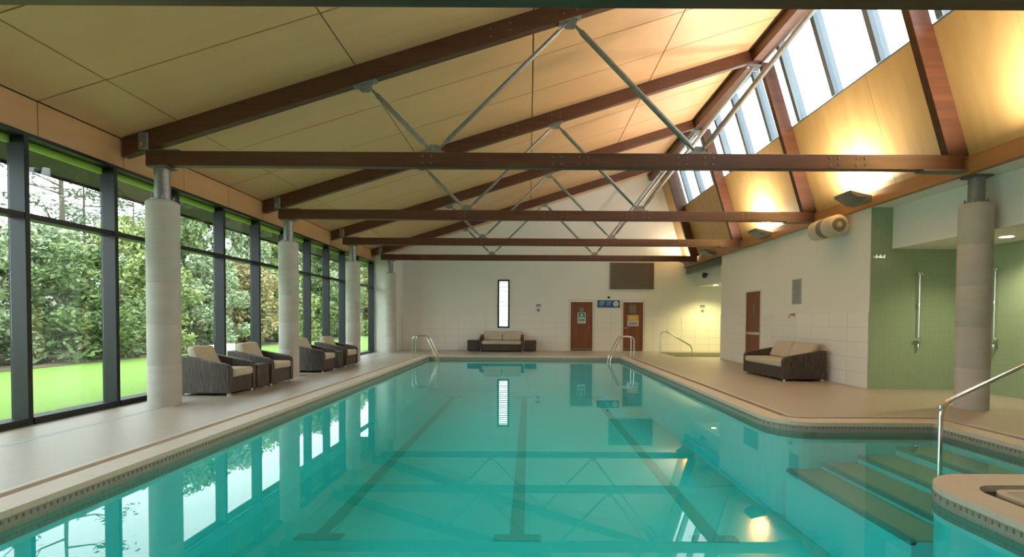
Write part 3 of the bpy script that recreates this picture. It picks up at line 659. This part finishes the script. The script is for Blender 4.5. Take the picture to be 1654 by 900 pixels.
# ------------------------------------------------------------------ outdoors
lw = MB().slab([(-60, -15), (-7.0, -15), (-7.0, 21.3), (20, 21.3), (20, 80), (-60, 80)], [], XY, -.5, -.06).build('lawn', M['grass']); struct(lw, 'bright green lawn outside the windows')
pv = MB().box(-6.99, -6.47, -15, 21.3, -.5, -.05).build('garden_path', M['paving']); struct(pv, 'pale paving strip along the outside of the windows')
ev = MB().box(-7.5, -6.43, YN, YB + .3, 3.58, 3.62).build('eaves', M['soffit']); struct(ev, 'dark eaves soffit outside the windows')
MB().box(-7.53, -7.5, YN, YB + .3, 3.54, 3.95).build('gutter_board', M['soffit'], ev)
so = MB().box(-24, -13.35, -15, 80, -.0599, -.03).build('planting_bed', M['soil']); struct(so, 'brown soil bed under the hedge')
bw = MB().box(-12.2, -11.9, 17.6, 19.6, -.06, .30, .02, 1).build('garden_wall', M['paving']); tag(bw, 'low pale wall at the back of the lawn', 'wall')
def leaf_mesh(name, m, n, shape, size):
    """one crown: n small leaves spread through a lumpy volume"""
    lumps = []
    for _ in range(shape['lumps']):
        a = random.uniform(0, 2 * math.pi); q = random.random() ** .6; z = random.uniform(.04, 1)
        rr = shape['r'] * ((1 - .62 * z ** 2.2) if shape['kind'] == 'bush' else (1.05 - z))
        lumps.append((Vector((rr * q * math.cos(a), rr * q * math.sin(a), shape['z0'] + z * (shape['h'] - shape['z0']))), random.uniform(.55, 1.0) * shape['lump']))
    V, Fc = [], []
    for k in range(n):
        c, r = lumps[k % len(lumps)]
        d = Vector((random.gauss(0, 1), random.gauss(0, 1), random.gauss(0, .9))).normalized() * r * random.uniform(.55, 1.0)
        p = c + d
        if p.z < .02: p.z = random.uniform(.02, .3)
        u = Vector((random.gauss(0, 1), random.gauss(0, 1), random.gauss(0, 1))).normalized(); v = u.cross(Vector((random.gauss(0, 1), random.gauss(0, 1), random.gauss(0, 1)))).normalized()
        s = size * random.uniform(.6, 1.3); i = len(V)
        V += [p - u * s, p + v * s * .42, p + u * s, p - v * s * .42]; Fc.append((i, i + 1, i + 2, i + 3))
    me = bpy.data.meshes.new(name); me.from_pydata(V, [], Fc); me.materials.append(m); return me
def stem_mesh(h):
    b = MB()
    for k in range(5):
        a = k * 1.3; b.tube([(0.1 * math.cos(a), .1 * math.sin(a), 0), (.35 * math.cos(a), .35 * math.sin(a), h * .4), (.9 * math.cos(a), .9 * math.sin(a), h * .75)], [.06, .045, .015], 6)
    return b.mesh('stems', M['bark'])
BUSH = [leaf_mesh('foliage', LEAF[k], 9000, dict(kind='bush', lumps=46, r=1.55, h=4.0, z0=.1, lump=.62), .105) for k in range(4)]
STEM = stem_mesh(4.0)
KINDS = ['olive green leafy shrub in the hedge behind the lawn', 'grey green leafy shrub in the hedge behind the lawn', 'dark evergreen shrub in the hedge behind the lawn', 'russet tinged shrub in the hedge behind the lawn']
def shrub(x, y, k, sx, sz, rz):
    b = empty('garden_shrub', (x, y, -.03), rz); b.scale = (sx, sx, sz); tag(b, KINDS[k], 'shrub', 'hedge shrubs'); u_ = 854 + 780 * x / y
    where = 'seen left of the nearest column' if u_ < 240 else 'seen between the nearest and second column' if u_ < 450 else 'seen beyond the second column'
    b['label'] = KINDS[k].split(' in ')[0] + (' in front of hedge, ' if x > -16 else ' at back of hedge, ') + where; b['group'] = b['label'].split(',')[0] + ' ' + where
    tag(link('foliage', BUSH[k], b), kind='stuff'); link('stems', STEM, b)
rnd = random.Random(3)
y = 9.5; i = 2
while y < 62:
    k = [1, 0, 3, 1, 2, 0, 1, 3, 0, 2][i % 10]; g = 1 + max(0, y - 20) * .012
    shrub(-14.6 + rnd.uniform(-.4, .3), y, k, rnd.uniform(1.0, 1.2) * g, rnd.uniform(.72, .88) * min(1.35, 1 + max(0, y - 17) * .035), rnd.uniform(0, 6))
    y += rnd.uniform(2.9, 3.4) * g; i += 1
y = 11.0; i = 2
while y < 66:
    k = [2, 1, 0, 2, 1, 0][i % 6]; g = 1 + max(0, y - 20) * .012
    shrub(-18.6 + rnd.uniform(-.6, .6), y, k, rnd.uniform(1.3, 1.5) * g, rnd.uniform(.95, 1.06) * min(1.85, 1 + max(0, y - 16) * .075), rnd.uniform(0, 6))
    y += rnd.uniform(3.7, 4.3) * g; i += 1
def tree(x, y, h, crown, lb, k, nm='garden_tree', bare=True):
    t = empty(nm, (x, y, -.06)); tag(t, lb, 'tree'); b = MB(); r = random.Random(int(x * 10))
    b.tube([(0, 0, 0), (.1, .05, h * .35), (-.05, .1, h * .7), (.05, 0, h)], [.16, .12, .07, .02], 8)
    tips = []
    for q in range(15):
        z = h * r.uniform(.30, .97); a = r.uniform(0, 6.28); L = (h - z) * .28 + r.uniform(.5, 1.4)
        p = Vector((0, 0, z)); e = p + Vector((math.cos(a) * L, math.sin(a) * L, r.uniform(.1, .5) * L)); m_ = (p + e) / 2 + Vector((0, 0, -.1 * L))
        b.tube([p, m_, e], [.05, .032, .01], 5); tips.append(e)
        for _ in range(2):
            a2 = a + r.uniform(-.9, .9); e2 = m_ + Vector((math.cos(a2), math.sin(a2), r.uniform(0, .6))) * L * .5; b.tube([m_, (m_ + e2) / 2 + Vector((0, 0, .05)), e2], [.022, .015, .006], 5); tips.append(e2)
    b.build('trunk', M['bark'], t)
    V, Fc = [], []
    for c in [q for q in tips if crown(q)]:
        for _ in range(55):
            p = c + Vector((r.gauss(0, .38), r.gauss(0, .38), r.gauss(0, .16)))
            u = Vector((r.gauss(0, 1), r.gauss(0, 1), r.gauss(0, .4))).normalized(); v = u.cross(Vector((r.gauss(0, 1), r.gauss(0, 1), r.gauss(0, 1)))).normalized(); s = r.uniform(.09, .17); n = len(V)
            V += [p - u * s, p + v * s * .35, p + u * s, p - v * s * .35]; Fc.append((n, n + 1, n + 2, n + 3))
    me = bpy.data.meshes.new('foliage'); me.from_pydata(V, [], Fc); me.materials.append(LEAF[k]); tag(link('foliage', me, t), kind='stuff')
tree(-20.5, 21.2, 11.5, lambda p: p.z > 4 and random.random() < .45, 'tall sparse pine rising above the hedge at the left edge', 4, 'pine_tree')
tree(-25.0, 27.2, 9.6, lambda p: p.z > 4.0, 'flat topped cedar beside the sparse pine above the hedge', 4, 'cedar_tree')
tree(-29.0, 35.5, 10.8, lambda p: p.z > 3.5, 'dark cedar above the hedge seen beside the nearest column', 4, 'cedar_tree')
